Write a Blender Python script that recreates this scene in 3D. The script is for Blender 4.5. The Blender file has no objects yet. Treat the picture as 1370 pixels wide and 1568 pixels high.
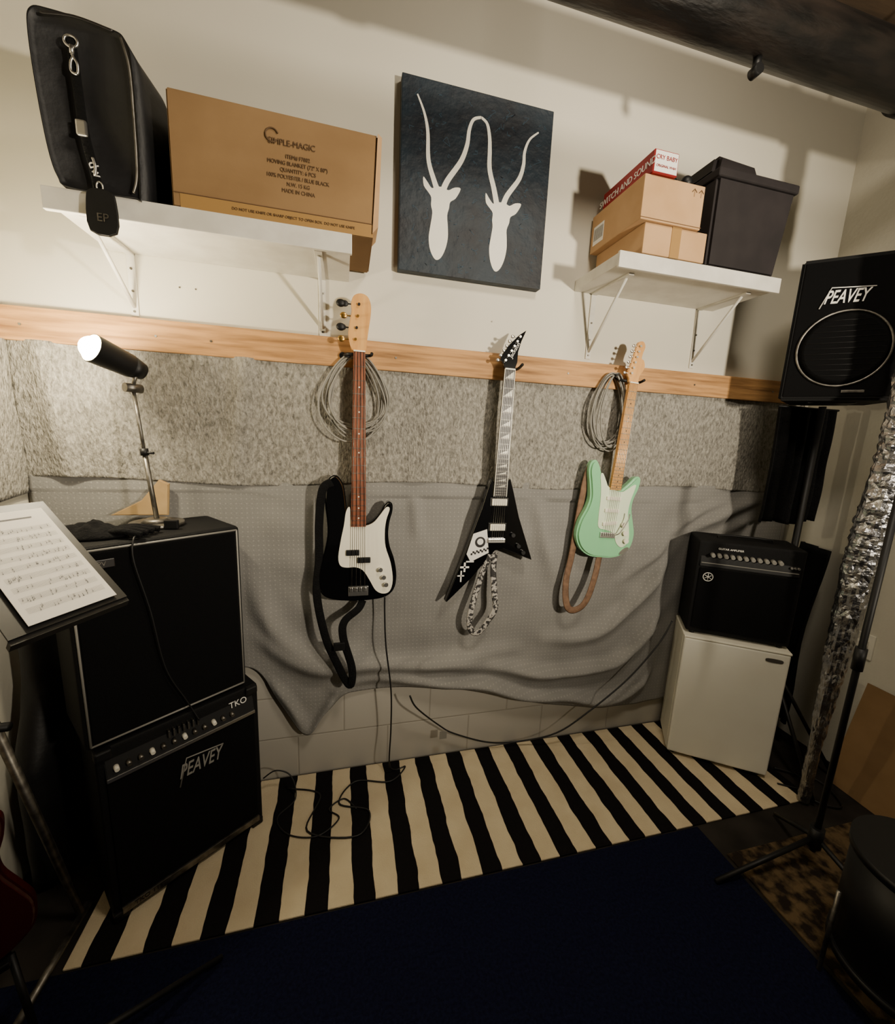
import bpy, bmesh, math, random
from mathutils import Vector, Matrix, noise
random.seed(4)
col=bpy.context.scene.collection
# ------------------------------------------------------------- materials
def lin(c):
    r=[]
    for v in c:
        v/=255.0
        r.append(v/12.92 if v<=.04045 else ((v+.055)/1.055)**2.4)
    return tuple(r)+(1,)
def mat(name,c,rough=.6,metal=0,c2=None,scale=20,stretch=(1,1,1),bump=0,bscale=None,coat=0,spec=.5,detail=4,lo=.35,hi=.65):
    m=bpy.data.materials.new(name); m.use_nodes=True
    nt=m.node_tree; b=nt.nodes['Principled BSDF']
    b.inputs['Base Color'].default_value=lin(c); b.inputs['Roughness'].default_value=rough
    b.inputs['Metallic'].default_value=metal; b.inputs['Coat Weight'].default_value=coat
    b.inputs['Specular IOR Level'].default_value=spec
    if c2 or bump:
        tc=nt.nodes.new('ShaderNodeTexCoord'); mp=nt.nodes.new('ShaderNodeMapping'); mp.inputs['Scale'].default_value=stretch
        nt.links.new(tc.outputs['Object'],mp.inputs['Vector'])
    if c2:
        n=nt.nodes.new('ShaderNodeTexNoise'); n.inputs['Scale'].default_value=scale; n.inputs['Detail'].default_value=detail
        nt.links.new(mp.outputs[0],n.inputs['Vector'])
        r=nt.nodes.new('ShaderNodeValToRGB'); r.color_ramp.elements[0].position=lo; r.color_ramp.elements[1].position=hi
        r.color_ramp.elements[0].color=lin(c2); r.color_ramp.elements[1].color=lin(c)
        nt.links.new(n.outputs['Fac'],r.inputs[0]); nt.links.new(r.outputs[0],b.inputs['Base Color'])
    if bump:
        n=nt.nodes.new('ShaderNodeTexNoise'); n.inputs['Scale'].default_value=bscale or scale; n.inputs['Detail'].default_value=5
        nt.links.new(mp.outputs[0],n.inputs['Vector'])
        bp=nt.nodes.new('ShaderNodeBump'); bp.inputs['Strength'].default_value=bump; bp.inputs['Distance'].default_value=.01
        nt.links.new(n.outputs['Fac'],bp.inputs['Height']); nt.links.new(bp.outputs[0],b.inputs['Normal'])
    return m
def emis(name,c,s):
    m=bpy.data.materials.new(name); m.use_nodes=True; b=m.node_tree.nodes['Principled BSDF']
    b.inputs['Emission Color'].default_value=lin(c); b.inputs['Emission Strength'].default_value=s; return m

WALL=mat('painted_plaster',(208,204,189),.75,c2=(199,194,178),scale=2.5,bump=.12,bscale=60)
BLACK=mat('black_tolex',(10,10,11),.7,c2=(5,5,6),scale=220,bump=.3,bscale=400,spec=.22)
GRILL=mat('grille_cloth',(6,6,7),.9,c2=(3,3,4),scale=500,bump=.4,bscale=700,spec=.15)
BPLASTIC=mat('black_plastic',(14,14,15),.5,spec=.35,c2=(9,9,10),scale=30)
DPLASTIC=mat('dark_grey_plastic',(42,38,39),.75,c2=(34,31,32),scale=8,spec=.2)
CLOTHB=mat('black_cloth',(11,11,12),.95,c2=(6,6,7),scale=60,bump=.5,bscale=150,spec=.2)
BAG=mat('black_nylon',(16,16,19),.55,c2=(9,9,11),scale=9,bump=.4,bscale=14)
CHROME=mat('chrome',(215,213,208),.32,1)
STEEL=mat('dull_steel',(140,136,128),.45,1,c2=(100,96,90),scale=40)
GOLD=mat('brass',(190,150,80),.3,1)
WHITEM=mat('white_paint_metal',(214,211,201),.5,c2=(200,196,186),scale=12)
WHITEP=mat('white_plastic',(222,218,204),.4)
CREAM=mat('cream_plastic',(236,231,212),.35)
KRAFT=mat('kraft_cardboard',(138,110,76),.85,c2=(124,97,65),scale=3,bump=.3,bscale=7,stretch=(1,1,1.5),spec=.2)
KRAFT2=mat('kraft_cardboard_light',(186,150,110),.85,c2=(174,138,98),scale=6,bump=.1,bscale=60,spec=.2)
KEDGE=mat('cardboard_edge',(98,72,46),.9)
TAPE=mat('packing_tape',(152,118,70),.35)
PRINT=mat('printed_ink',(84,62,38),.8)
PRINTW=mat('white_print',(225,222,215),.6)
RED=mat('red_card',(150,24,26),.5,c2=(130,18,20),scale=10)
WOOD=mat('pine_board',(196,148,94),.65,c2=(112,76,44),scale=3.2,stretch=(1.1,9,16),bump=.25,bscale=14,lo=.24,hi=.60,detail=12,spec=.3)
MAPLE=mat('maple',(220,168,100),.35,c2=(202,146,80),scale=8,stretch=(6,6,1),coat=.4)
ROSE=mat('rosewood',(146,82,50),.5,c2=(102,54,34),scale=14,stretch=(6,6,1))
EBONY=mat('ebony',(26,22,22),.4)
GLOSSB=mat('gloss_black_lacquer',(7,7,8),.12,coat=1)
MINT=mat('surf_green_lacquer',(138,206,154),.2,coat=1,c2=(132,200,148),scale=3)
MINTG=mat('mint_pickguard',(218,232,202),.35)
LEATHER=mat('brown_leather',(122,92,68),.7,c2=(94,68,48),scale=40,bump=.2)
PATT=mat('patterned_strap',(170,165,158),.8,c2=(40,38,38),scale=70,lo=.47,hi=.52)
CABLE=mat('black_rubber',(12,12,13),.5)
CABLEG=mat('grey_cable',(132,129,121),.5)
FOIL=mat('aluminium_foil_duct',(190,190,192),.3,1,c2=(144,144,148),scale=14,bump=.6,bscale=40)
PIPE=mat('old_iron_pipe',(50,42,37),.45,.3,c2=(16,15,15),scale=9,bump=.5,bscale=24,stretch=(.5,2,2),lo=.4,hi=.75)
FRIDGE=mat('fridge_enamel',(230,228,216),.4,c2=(224,221,208),scale=3)
CARPET=mat('navy_carpet',(20,23,45),.98,c2=(13,15,32),scale=120,bump=.5,bscale=300,spec=.05)
CONC=mat('concrete',(46,42,38),.9,c2=(30,27,24),scale=6,bump=.2,spec=.15)
CANVAS=mat('dark_blue_canvas',(18,34,46),.6,c2=(10,17,27),scale=9,bump=.5,bscale=30)
SCR=mat('blue_scratch_paint',(40,62,78),.7)
WPAINT=mat('white_acrylic',(232,229,218),.7)
PAPER=mat('paper',(222,218,210),.8)
INK=mat('music_ink',(90,90,92),.8)
REDG=mat('dark_red_lacquer',(52,8,7),.35,coat=.3)
TANW=mat('tan_wood',(176,148,104),.6,c2=(158,130,88),scale=10)

def felt():
    m=mat('grey_moving_felt',(160,150,130),1,bump=.9,bscale=130,stretch=(1,1,.5),spec=.1)
    nt=m.node_tree;b=nt.nodes['Principled BSDF']
    tc=nt.nodes['Texture Coordinate'];mp=nt.nodes['Mapping']
    mp.inputs['Rotation'].default_value=(0,.5,0)
    n=nt.nodes.new('ShaderNodeTexNoise');n.inputs['Scale'].default_value=88;n.inputs['Detail'].default_value=8;n.inputs['Roughness'].default_value=.7;n.inputs['Distortion'].default_value=.5
    nt.links.new(mp.outputs[0],n.inputs['Vector'])
    r=nt.nodes.new('ShaderNodeValToRGB');e=r.color_ramp.elements
    e[0].position=.32;e[0].color=lin((92,89,83));e[1].position=.68;e[1].color=lin((174,170,160))
    nt.links.new(n.outputs['Fac'],r.inputs[0]);nt.links.new(r.outputs[0],b.inputs['Base Color'])
    return m
FELT=felt()
def quilt():
    m=mat('grey_dotted_blanket',(128,126,122),.9,bump=.2,bscale=160,spec=.2)
    nt=m.node_tree;b=nt.nodes['Principled BSDF'];tc=nt.nodes['Texture Coordinate']
    sp=nt.nodes.new('ShaderNodeSeparateXYZ');nt.links.new(tc.outputs['UV'],sp.inputs[0])
    def mth(op,a,bv=None):
        q=nt.nodes.new('ShaderNodeMath');q.operation=op
        for i,v in enumerate((a,bv)):
            if v is None: continue
            if isinstance(v,(int,float)): q.inputs[i].default_value=v
            else: nt.links.new(v,q.inputs[i])
        return q.outputs[0]
    k=2*math.pi/.026
    a=mth('SINE',mth('MULTIPLY',mth('ADD',sp.outputs[0],sp.outputs[1]),k*.7))
    c=mth('SINE',mth('MULTIPLY',mth('SUBTRACT',sp.outputs[0],sp.outputs[1]),k*.7))
    d=mth('GREATER_THAN',mth('MULTIPLY',a,c),.78)
    n=nt.nodes.new('ShaderNodeTexNoise');n.inputs['Scale'].default_value=5;nt.links.new(tc.outputs['Object'],n.inputs['Vector'])
    r=nt.nodes.new('ShaderNodeValToRGB');r.color_ramp.elements[0].color=lin((114,113,110));r.color_ramp.elements[1].color=lin((140,138,134))
    nt.links.new(n.outputs['Fac'],r.inputs[0])
    mx=nt.nodes.new('ShaderNodeMix');mx.data_type='RGBA';nt.links.new(mth('MULTIPLY',d,.35),mx.inputs[0]);nt.links.new(r.outputs[0],mx.inputs[6]);mx.inputs[7].default_value=lin((170,167,160))
    nt.links.new(mx.outputs[2],b.inputs['Base Color'])
    return m
QUILT=quilt()
def rugmat():
    m=mat('striped_cotton',(210,192,158),.95,bump=.35,bscale=220,spec=.1)
    nt=m.node_tree;b=nt.nodes['Principled BSDF'];tc=nt.nodes['Texture Coordinate']
    sp=nt.nodes.new('ShaderNodeSeparateXYZ');nt.links.new(tc.outputs['Object'],sp.inputs[0])
    n=nt.nodes.new('ShaderNodeTexNoise');n.inputs['Scale'].default_value=9;nt.links.new(tc.outputs['Object'],n.inputs['Vector'])
    def mth(op,a,bv=None):
        q=nt.nodes.new('ShaderNodeMath');q.operation=op
        for i,v in enumerate((a,bv)):
            if v is None: continue
            if isinstance(v,(int,float)): q.inputs[i].default_value=v
            else: nt.links.new(v,q.inputs[i])
        return q.outputs[0]
    x=mth('ADD',sp.outputs[0],mth('MULTIPLY',n.outputs['Fac'],.02))
    fr=mth('FRACT',mth('DIVIDE',mth('ADD',x,.3562-.01+1.527),.1527))
    f=mth('LESS_THAN',fr,.52)
    r=nt.nodes.new('ShaderNodeValToRGB');r.color_ramp.elements[0].color=lin((190,172,140));r.color_ramp.elements[1].color=lin((218,204,174))
    nt.links.new(n.outputs['Fac'],r.inputs[0])
    mx=nt.nodes.new('ShaderNodeMix');mx.data_type='RGBA';nt.links.new(f,mx.inputs[0]);mx.inputs[6].default_value=lin((18,16,17));nt.links.new(r.outputs[0],mx.inputs[7])
    nt.links.new(mx.outputs[2],b.inputs['Base Color'])
    return m
RUG=rugmat()
def blockmat():
    m=mat('painted_block_wall',(200,192,174),.7)
    nt=m.node_tree;b=nt.nodes['Principled BSDF']
    tc=nt.nodes.new('ShaderNodeTexCoord')
    sp=nt.nodes.new('ShaderNodeSeparateXYZ');cb=nt.nodes.new('ShaderNodeCombineXYZ')
    nt.links.new(tc.outputs['Object'],sp.inputs[0]);nt.links.new(sp.outputs[0],cb.inputs[0]);nt.links.new(sp.outputs[2],cb.inputs[1])
    br=nt.nodes.new('ShaderNodeTexBrick');br.inputs['Scale'].default_value=1;br.inputs['Brick Width'].default_value=.4;br.inputs['Row Height'].default_value=.2
    br.inputs['Mortar Size'].default_value=.005;br.inputs['Mortar Smooth'].default_value=.7
    br.inputs['Color1'].default_value=lin((178,173,163));br.inputs['Color2'].default_value=lin((172,167,156));br.inputs['Mortar'].default_value=lin((160,154,143))
    nt.links.new(cb.outputs[0],br.inputs['Vector'])
    lt=nt.nodes.new('ShaderNodeMath');lt.operation='LESS_THAN';nt.links.new(sp.outputs[2],lt.inputs[0]);lt.inputs[1].default_value=1.3
    n=nt.nodes.new('ShaderNodeTexNoise');n.inputs['Scale'].default_value=2.5;nt.links.new(tc.outputs['Object'],n.inputs['Vector'])
    r=nt.nodes.new('ShaderNodeValToRGB');r.color_ramp.elements[0].color=lin((203,198,182));r.color_ramp.elements[1].color=lin((214,209,194))
    nt.links.new(n.outputs['Fac'],r.inputs[0])
    mx=nt.nodes.new('ShaderNodeMix');mx.data_type='RGBA';nt.links.new(lt.outputs[0],mx.inputs[0]);nt.links.new(r.outputs[0],mx.inputs[6]);nt.links.new(br.outputs['Color'],mx.inputs[7])
    nt.links.new(mx.outputs[2],b.inputs['Base Color'])
    ml=nt.nodes.new('ShaderNodeMath');ml.operation='MULTIPLY';nt.links.new(lt.outputs[0],ml.inputs[0]);nt.links.new(br.outputs['Fac'],ml.inputs[1])
    bp=nt.nodes.new('ShaderNodeBump');bp.invert=True;bp.inputs['Strength'].default_value=.35;bp.inputs['Distance'].default_value=.006;nt.links.new(ml.outputs[0],bp.inputs['Height']);nt.links.new(bp.outputs[0],b.inputs['Normal'])
    return m
BLOCK=blockmat()
# ------------------------------------------------------------- builders
def grp(name,loc=(0,0,0),rz=0,ry=0):
    e=bpy.data.objects.new(name,None);e.empty_display_size=.1;e.location=loc;e.rotation_euler=(0,ry,math.radians(rz));col.objects.link(e);return e
def fin(name,bm,m,parent,smooth=False):
    me=bpy.data.meshes.new(name);bm.normal_update();bm.to_mesh(me);bm.free()
    if m: me.materials.append(m)
    if smooth:
        for p in me.polygons:p.use_smooth=True
    o=bpy.data.objects.new(name,me);col.objects.link(o)
    if parent:o.parent=parent
    return o
def box(name,x0,x1,y0,y1,z0,z1,m,parent=None,bev=.003,seg=2):
    bm=bmesh.new();bmesh.ops.create_cube(bm,size=1)
    for v in bm.verts: v.co=Vector(((x0+x1)/2+v.co.x*(x1-x0),(y0+y1)/2+v.co.y*(y1-y0),(z0+z1)/2+v.co.z*(z1-z0)))
    if bev: bmesh.ops.bevel(bm,geom=bm.edges[:],offset=bev,segments=seg,affect='EDGES',profile=.6)
    return fin(name,bm,m,parent)
def hexa(name,pts,m,parent=None,bev=.002):
    "8 points: bottom ring 4 then top ring 4"
    bm=bmesh.new();v=[bm.verts.new(p) for p in pts]
    for f in ((3,2,1,0),(4,5,6,7),(0,1,5,4),(1,2,6,5),(2,3,7,6),(3,0,4,7)): bm.faces.new([v[i] for i in f])
    bmesh.ops.recalc_face_normals(bm,faces=bm.faces[:])
    if bev: bmesh.ops.bevel(bm,geom=bm.edges[:],offset=bev,segments=2,affect='EDGES')
    return fin(name,bm,m,parent)
def cyl(name,p0,p1,r0,m,parent=None,r1=None,seg=24,caps=True):
    p0=Vector(p0);p1=Vector(p1);r1=r0 if r1 is None else r1
    bm=bmesh.new();d=p1-p0
    bmesh.ops.create_cone(bm,cap_ends=caps,segments=seg,radius1=r0,radius2=r1,depth=d.length)
    q=d.to_track_quat('Z','Y').to_matrix().to_4x4()
    bmesh.ops.transform(bm,matrix=Matrix.Translation((p0+p1)/2)@q,verts=bm.verts)
    o=fin(name,bm,m,parent)
    for p in o.data.polygons:
        if len(p.vertices)==4:p.use_smooth=True
    return o
def ball(name,c,r,m,parent=None,sc=(1,1,1)):
    bm=bmesh.new();bmesh.ops.create_uvsphere(bm,u_segments=20,v_segments=12,radius=r)
    bmesh.ops.transform(bm,matrix=Matrix.Translation(c)@Matrix.Diagonal((*sc,1)),verts=bm.verts);return fin(name,bm,m,parent,True)
def cat(pts,n=8,closed=False):
    P=[Vector(p) for p in pts];N=len(P);out=[]
    rng=range(N) if closed else range(N-1)
    for i in rng:
        if closed:a,b,c,d=P[(i-1)%N],P[i],P[(i+1)%N],P[(i+2)%N]
        else:a,b,c,d=P[max(i-1,0)],P[i],P[i+1],P[min(i+2,N-1)]
        for k in range(n):
            t=k/n
            out.append(.5*((2*b)+(c-a)*t+(2*a-5*b+4*c-d)*t*t+(-a+3*b-3*c+d)*t**3))
    if not closed:out.append(P[-1].copy())
    return out
def tube(name,pts,r,m,parent=None,closed=False,n=8,seg=8,smooth=True,flat=1.0,up=None):
    P=cat(pts,n,closed) if smooth else [Vector(p) for p in pts]
    N=len(P);bm=bmesh.new();rings=[]
    nrm=None
    for i,p in enumerate(P):
        if closed:t=(P[(i+1)%N]-P[(i-1)%N])
        else:t=P[min(i+1,N-1)]-P[max(i-1,0)]
        t.normalize()
        if nrm is None or up is not None:
            ref=Vector(up) if up is not None else (Vector((0,0,1)) if abs(t.z)<.9 else Vector((1,0,0)))
            nrm=(ref-t*ref.dot(t)).normalized()
        else:
            nrm=(nrm-t*nrm.dot(t)).normalized()
        bi=t.cross(nrm)
        rr=r(i/(N-1)) if callable(r) else r
        rings.append([bm.verts.new(p+nrm*math.cos(a)*rr*flat+bi*math.sin(a)*rr) for a in [2*math.pi*k/seg for k in range(seg)]])
    for i in range(N if closed else N-1):
        A=rings[i];B=rings[(i+1)%N]
        for k in range(seg): bm.faces.new((A[k],A[(k+1)%seg],B[(k+1)%seg],B[k]))
    if not closed:
        bm.faces.new(rings[0][::-1]);bm.faces.new(rings[-1])
    bmesh.ops.recalc_face_normals(bm,faces=bm.faces[:])
    return fin(name,bm,m,parent,True)
def prism(name,outl,y0,y1,m,parent=None,bev=0,smooth=0):
    "outline in local x,z ; extruded between y0(front) and y1(back)"
    pts=[Vector((a,0,b)) for a,b in outl]
    if smooth:pts=cat(pts,smooth,True)
    bm=bmesh.new()
    F=[bm.verts.new((p.x,y0,p.z)) for p in pts];B=[bm.verts.new((p.x,y1,p.z)) for p in pts]
    f1=bm.faces.new(F);f2=bm.faces.new(B[::-1]);N=len(pts)
    for i in range(N): bm.faces.new((F[i],B[i],B[(i+1)%N],F[(i+1)%N]))
    bmesh.ops.recalc_face_normals(bm,faces=bm.faces[:])
    if bev:
        es=list(set(f1.edges[:]+f2.edges[:]))
        bmesh.ops.bevel(bm,geom=es,offset=bev,segments=3,affect='EDGES',clamp_overlap=True)
    bmesh.ops.triangulate(bm,faces=[f for f in bm.faces if len(f.verts)>6])
    return fin(name,bm,m,parent)
def text(name,s,size,loc,m,parent=None,rot=(90,0,0),shear=0,sx=1,align='CENTER',bold=0):
    c=bpy.data.curves.new(name,'FONT');c.body=s;c.size=size;c.extrude=.0006;c.shear=shear;c.align_x=align;c.align_y='CENTER';c.offset=bold
    c.materials.append(m);o=bpy.data.objects.new(name,c);o.location=loc;o.rotation_euler=[math.radians(a) for a in rot];o.scale=(sx,1,1)
    col.objects.link(o)
    if parent:o.parent=parent
    return o
def grid(name,nx,nz,fn,m,parent=None,uv=True,solid=0):
    bm=bmesh.new();V=[[bm.verts.new(fn(i/nx,j/nz)) for j in range(nz+1)] for i in range(nx+1)]
    uvl=bm.loops.layers.uv.new('UVMap')
    for i in range(nx):
        for j in range(nz):
            f=bm.faces.new((V[i][j],V[i+1][j],V[i+1][j+1],V[i][j+1]))
            for l in f.loops: l[uvl].uv=(l.vert.co.x,l.vert.co.z)
    o=fin(name,bm,m,parent,True)
    if solid:
        s=o.modifiers.new('s','SOLIDIFY');s.thickness=solid;s.offset=0
    return o
def slab(name,a,b,c,d,th,m,parent=None):
    "thin plate from four corners"
    P=[Vector(q) for q in (a,b,c,d)];n=(P[1]-P[0]).cross(P[3]-P[0]).normalized()*th
    return hexa(name,P+[p+n for p in P],m,parent,0)

# ------------------------------------------------------------- room
XL,XR=-1.065,2.41; CE=3.3
box('wall_back',XL-.1,XR+.1,0,.1,-.05,CE,BLOCK,None,0)
box('wall_left',XL-.1,XL,-4.2,0,-.05,CE,WALL,None,0)
box('wall_right',XR,XR+.1,-4.2,0,-.05,CE,WALL,None,0)
box('floor',XL-.1,XR+.1,-4.2,.1,-.1,0,CONC,None,0)
box('ceiling',XL-.1,XR+.1,-4.2,.1,CE,CE+.1,mat('ceiling_boards',(96,78,60),.8,c2=(70,56,44),scale=4,stretch=(1,8,1)),None,0)
box('navy_carpet',-1.0,1.42,-3.4,-.60,.0005,.008,CARPET,None,.002)
box('entry_mat',1.44,2.2,-1.6,-.72,.0005,.008,mat('patterned_mat',(90,74,52),.95,c2=(34,28,23),scale=22,lo=.42,hi=.60,bump=.3,bscale=80,detail=8,spec=.1),None,.002)
box('striped_rug',-.78,2.06,-.592,-.01,.0005,.008,RUG,None,.003)
box('wooden_rail',XL+.005,XR-.14,-.04,0.0,1.795,1.90,WOOD,None,.004)
sc=grp('rail_screws')
for x in (-1.0,-.62,-.45,.2,.95,1.62,2.1):
    cyl('screw',(x,-.0425,1.845),(x,-.04,1.845),.004,STEEL,sc,seg=10)
sc=grp('wall_anchors')
for x,z in ((-.55,2.02),(-.50,2.02),(.60,2.03)): cyl('anchor',(x,-.003,z),(x,-.0002,z),.0028,STEEL,sc,seg=8)

# ------------------------------------------------------------- blankets
def feltfn(u,v):
    x=XL+.012+u*(2.36-XL-.012)
    top=1.80; bot=1.345+.012*math.sin(x*5)
    z=bot+(top-bot)*v
    y=-.016-.014*(noise.noise(Vector((x*3.2,z*1.5,1)))+.5)-.007*noise.noise(Vector((x*9,z*4,3)))
    y-=.024*math.exp(-((x+.38-.12*(z-1.5))/.035)**2)*(.4+.6*v)
    y-=.016*math.exp(-((x+.93+.1*(z-1.5))/.04)**2)
    y-=.012*math.exp(-((x-.33-.3*(z-1.5))/.05)**2)+.012*math.exp(-((x-1.62+.4*(z-1.5))/.05)**2)
    return (x,min(y,-.006),z)
grid('felt_blanket',260,60,feltfn,FELT,None,solid=.006)
def feltL(u,v):
    y=-.012-u*.5; z=1.30+.5*v-.05*u
    return (XL+.014+.006*noise.noise(Vector((y*8,z*4,0))),y,z)
grid('felt_blanket',40,30,feltL,FELT,None,solid=.006)
BK=[(-1.05,.60),(-.5,.60),(-.345,.56),(-.27,.40),(-.158,.20),(-.09,.33),(0.0,.405),(.27,.405),(.52,.376),(.78,.30),(1.015,.222),(1.33,.155),(1.66,.16),(2.36,.22)]
def zb0(x):
    for (a,b),(c,d) in zip(BK,BK[1:]):
        if x<=c:
            t=max(0,(x-a)/(c-a));return b+(d-b)*t
    return BK[-1][1]
def zb(x): return sum(zb0(x+k*.015) for k in (-2,-1,0,1,2))/5
RIDGES=[([(.02,.45),(.3,.445),(.6,.40),(1.0,.27),(1.35,.215),(1.6,.34),(1.8,.60)],.028,.052),
 ([(.35,.53),(.75,.47),(1.1,.39),(1.42,.45),(1.65,.72),(1.88,1.05),(2.25,1.24)],.034,.052),
 ([(.95,.60),(1.25,.60),(1.5,.80),(1.7,1.08),(2.0,1.25),(2.3,1.32)],.038,.046),
 ([(1.35,.86),(1.55,1.02),(1.75,1.22),(2.0,1.31)],.030,.030),
 ([(-.36,.72),(-.15,.56),(.12,.52),(.45,.53),(.8,.56)],.040,.040),
 ([(-.42,1.25),(-.34,.85),(-.12,.60),(.1,.58)],.050,.036),
 ([(-.06,1.30),(-.04,1.1),(.0,.9)],.03,.014),([(.28,1.32),(.3,1.1)],.03,.016),([(.86,1.33),(.9,1.12),(.98,.9)],.04,.022),
 ([(-.02,.44),(-.10,.33),(-.155,.22)],.022,.028),([(-.30,.50),(-.24,.40),(-.17,.26)],.022,.024)]
RID=[([ (p.x,p.z) for p in cat([(a,0,b) for a,b in R],4)],w_,h_) for R,w_,h_ in RIDGES]
def dseg(px,pz,a,b):
    vx,vz=b[0]-a[0],b[1]-a[1];t=((px-a[0])*vx+(pz-a[1])*vz)/(vx*vx+vz*vz+1e-12);t=max(0,min(1,t))
    return math.hypot(px-a[0]-vx*t,pz-a[1]-vz*t),t
def quiltfn(u,v):
    x=XL+.02+u*(2.34-XL)
    top=1.362;b=zb(x)
    z=b+(top-b)*v
    xx=x+.03*noise.noise(Vector((x*3,z*3,11)));zz=z+.03*noise.noise(Vector((x*3,z*3,21)))
    f=0
    for P,w_,h_ in RID:
        d=9;n=len(P)-1;tt=0
        for i in range(n):
            q,t=dseg(xx,zz,P[i],P[i+1])
            if q<d:d=q;tt=(i+t)/n
        f+=h_*math.exp(-(d/w_)**2)*min(1,.25+2.5*min(tt,1-tt))
    f+=.018*noise.noise(Vector((x*2.6,z*2.6,7)))+.007*noise.noise(Vector((x*8,z*8,2)))
    if x>1.56 and z<1.18: f*=max(.1,1-(x-1.56)/.08) if z<1.10 else max(.1,1-(x-1.56)/.08)*(1.18-z)/.08+(z-1.10)/.08
    if x<-.30: f*=max(.25,1-(-.30-x)/.08*.75)
    y=-.022-f
    if v>.93: y=min(y,-.024)*(1-(v-.93)/.07)+(-.020)*((v-.93)/.07)
    lim=-.054 if (z>.84 and x<1.45) else -.088
    if .84>=z>.78 and x<1.45: lim=-.054-.034*(.84-z)/.06
    return (x,max(min(y,-.008),lim),z)
grid('grey_blanket',340,120,quiltfn,QUILT,None,solid=.004)

# ------------------------------------------------------------- painting
pt=grp('antelope_painting',(.202,0,2.164))
W,H=.586,.633
box('canvas',0,W,-.04,-.002,0,H,CANVAS,pt,.003)
def uvp(l):return [(a*W,b*H) for a,b in l]
def horn(nm,c,w0,w1):
    P=cat([(a*W,0,b*H) for a,b in c],8);N=len(P);L=[];R=[]
    for i,p in enumerate(P):
        t=(P[min(i+1,N-1)]-P[max(i-1,0)]).normalized();n=Vector((-t.z,0,t.x));w=w0+(w1-w0)*i/(N-1)
        L.append((p.x+n.x*w,p.z+n.z*w));R.append((p.x-n.x*w,p.z-n.z*w))
    prism(nm,L+R[::-1],-.0412,-.0400,WPAINT,pt)
horn('horn_1',[(.235,.46),(.215,.50),(.175,.60),(.165,.74),(.14,.83),(.095,.912)],.011,.0025)
horn('horn_2',[(.275,.46),(.305,.52),(.385,.63),(.42,.72),(.43,.80),(.455,.855),(.505,.875)],.011,.004)
horn('horn_3',[(.64,.44),(.615,.52),(.578,.62),(.572,.72),(.565,.79),(.545,.85),(.505,.875)],.011,.004)
horn('horn_4',[(.685,.44),(.71,.50),(.785,.60),(.81,.68),(.812,.75),(.84,.82),(.90,.87)],.011,.0025)
prism('head_1',uvp([(.255,.475),(.225,.47),(.20,.46),(.17,.49),(.145,.51),(.15,.465),(.18,.435),(.20,.41),(.20,.37),(.21,.33),(.20,.26),(.192,.20),(.20,.14),(.225,.095),(.25,.08),(.28,.10),(.305,.15),(.318,.21),(.315,.27),(.308,.33),(.318,.37),(.325,.405),(.36,.43),(.39,.485),(.35,.485),(.31,.465),(.285,.475)]),-.0414,-.0400,WPAINT,pt,smooth=3)
prism('head_2',uvp([(.665,.455),(.64,.45),(.615,.44),(.585,.465),(.56,.49),(.565,.44),(.59,.415),(.615,.39),(.615,.35),(.62,.31),(.612,.25),(.605,.19),(.615,.13),(.635,.085),(.66,.065),(.69,.085),(.715,.135),(.728,.20),(.725,.26),(.72,.31),(.735,.35),(.742,.385),(.78,.41),(.812,.465),(.77,.465),(.73,.445),(.70,.455)]),-.0414,-.0400,WPAINT,pt,smooth=3)
bm=bmesh.new()
for i in range(170):
    a=random.uniform(.03,.95);b=random.uniform(.03,.95);s=random.uniform(.006,.016)
    q=[(a*W+random.uniform(-s,s),-.0404,b*H+random.uniform(-s,s)) for _ in range(4)]
    for k in range(3):
        p=Vector(q[k]);r=Vector(q[k+1]);t=(r-p)
        if t.length<.002: continue
        n=Vector((-t.z,0,t.x)).normalized()*.0008
        vs=[bm.verts.new(p+n),bm.verts.new(p-n),bm.verts.new(r-n),bm.verts.new(r+n)];bm.faces.new(vs)
fin('scratches',bm,SCR,pt)

# ------------------------------------------------------------- shelves
def bracket(par,x,zt,zb_,depth):
    box('bracket_leg',x-.012,x+.012,-.006,0,zb_,zt,WHITEM,par,.001)
    box('bracket_arm',x-.012,x+.012,-depth,0,zt-.006,zt,WHITEM,par,.001)
    tube('brace',[(x,-.004,zb_+.03),(x,-depth+.03,zt-.008)],.006,WHITEM,par,smooth=False)
    for z in (zb_+.015,zb_+.08,zb_+.15): cyl('screw',(x,-.009,z),(x,-.006,z),.004,STEEL,par,seg=8)
s=grp('bracket_shelf',(0,0,0))
box('board',-.75,.022,-.30,-.001,2.108,2.143,WHITEM,s,.002)
box('front_lip',-.755,.027,-.315,-.30,2.088,2.1432,WHITEM,s,.002)
bracket(s,-.69,2.108,1.91,.26);bracket(s,-.075,2.108,1.905,.26)
s=grp('bracket_shelf',(0,0,0))
box('board',.965,1.70,-.30,-.001,2.19,2.232,WHITEM,s,.002)
box('front_lip',.958,1.705,-.312,-.30,2.178,2.2325,WHITEM,s,.002)
bracket(s,1.06,2.19,1.92,.25);bracket(s,1.62,2.19,1.925,.25)

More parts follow.
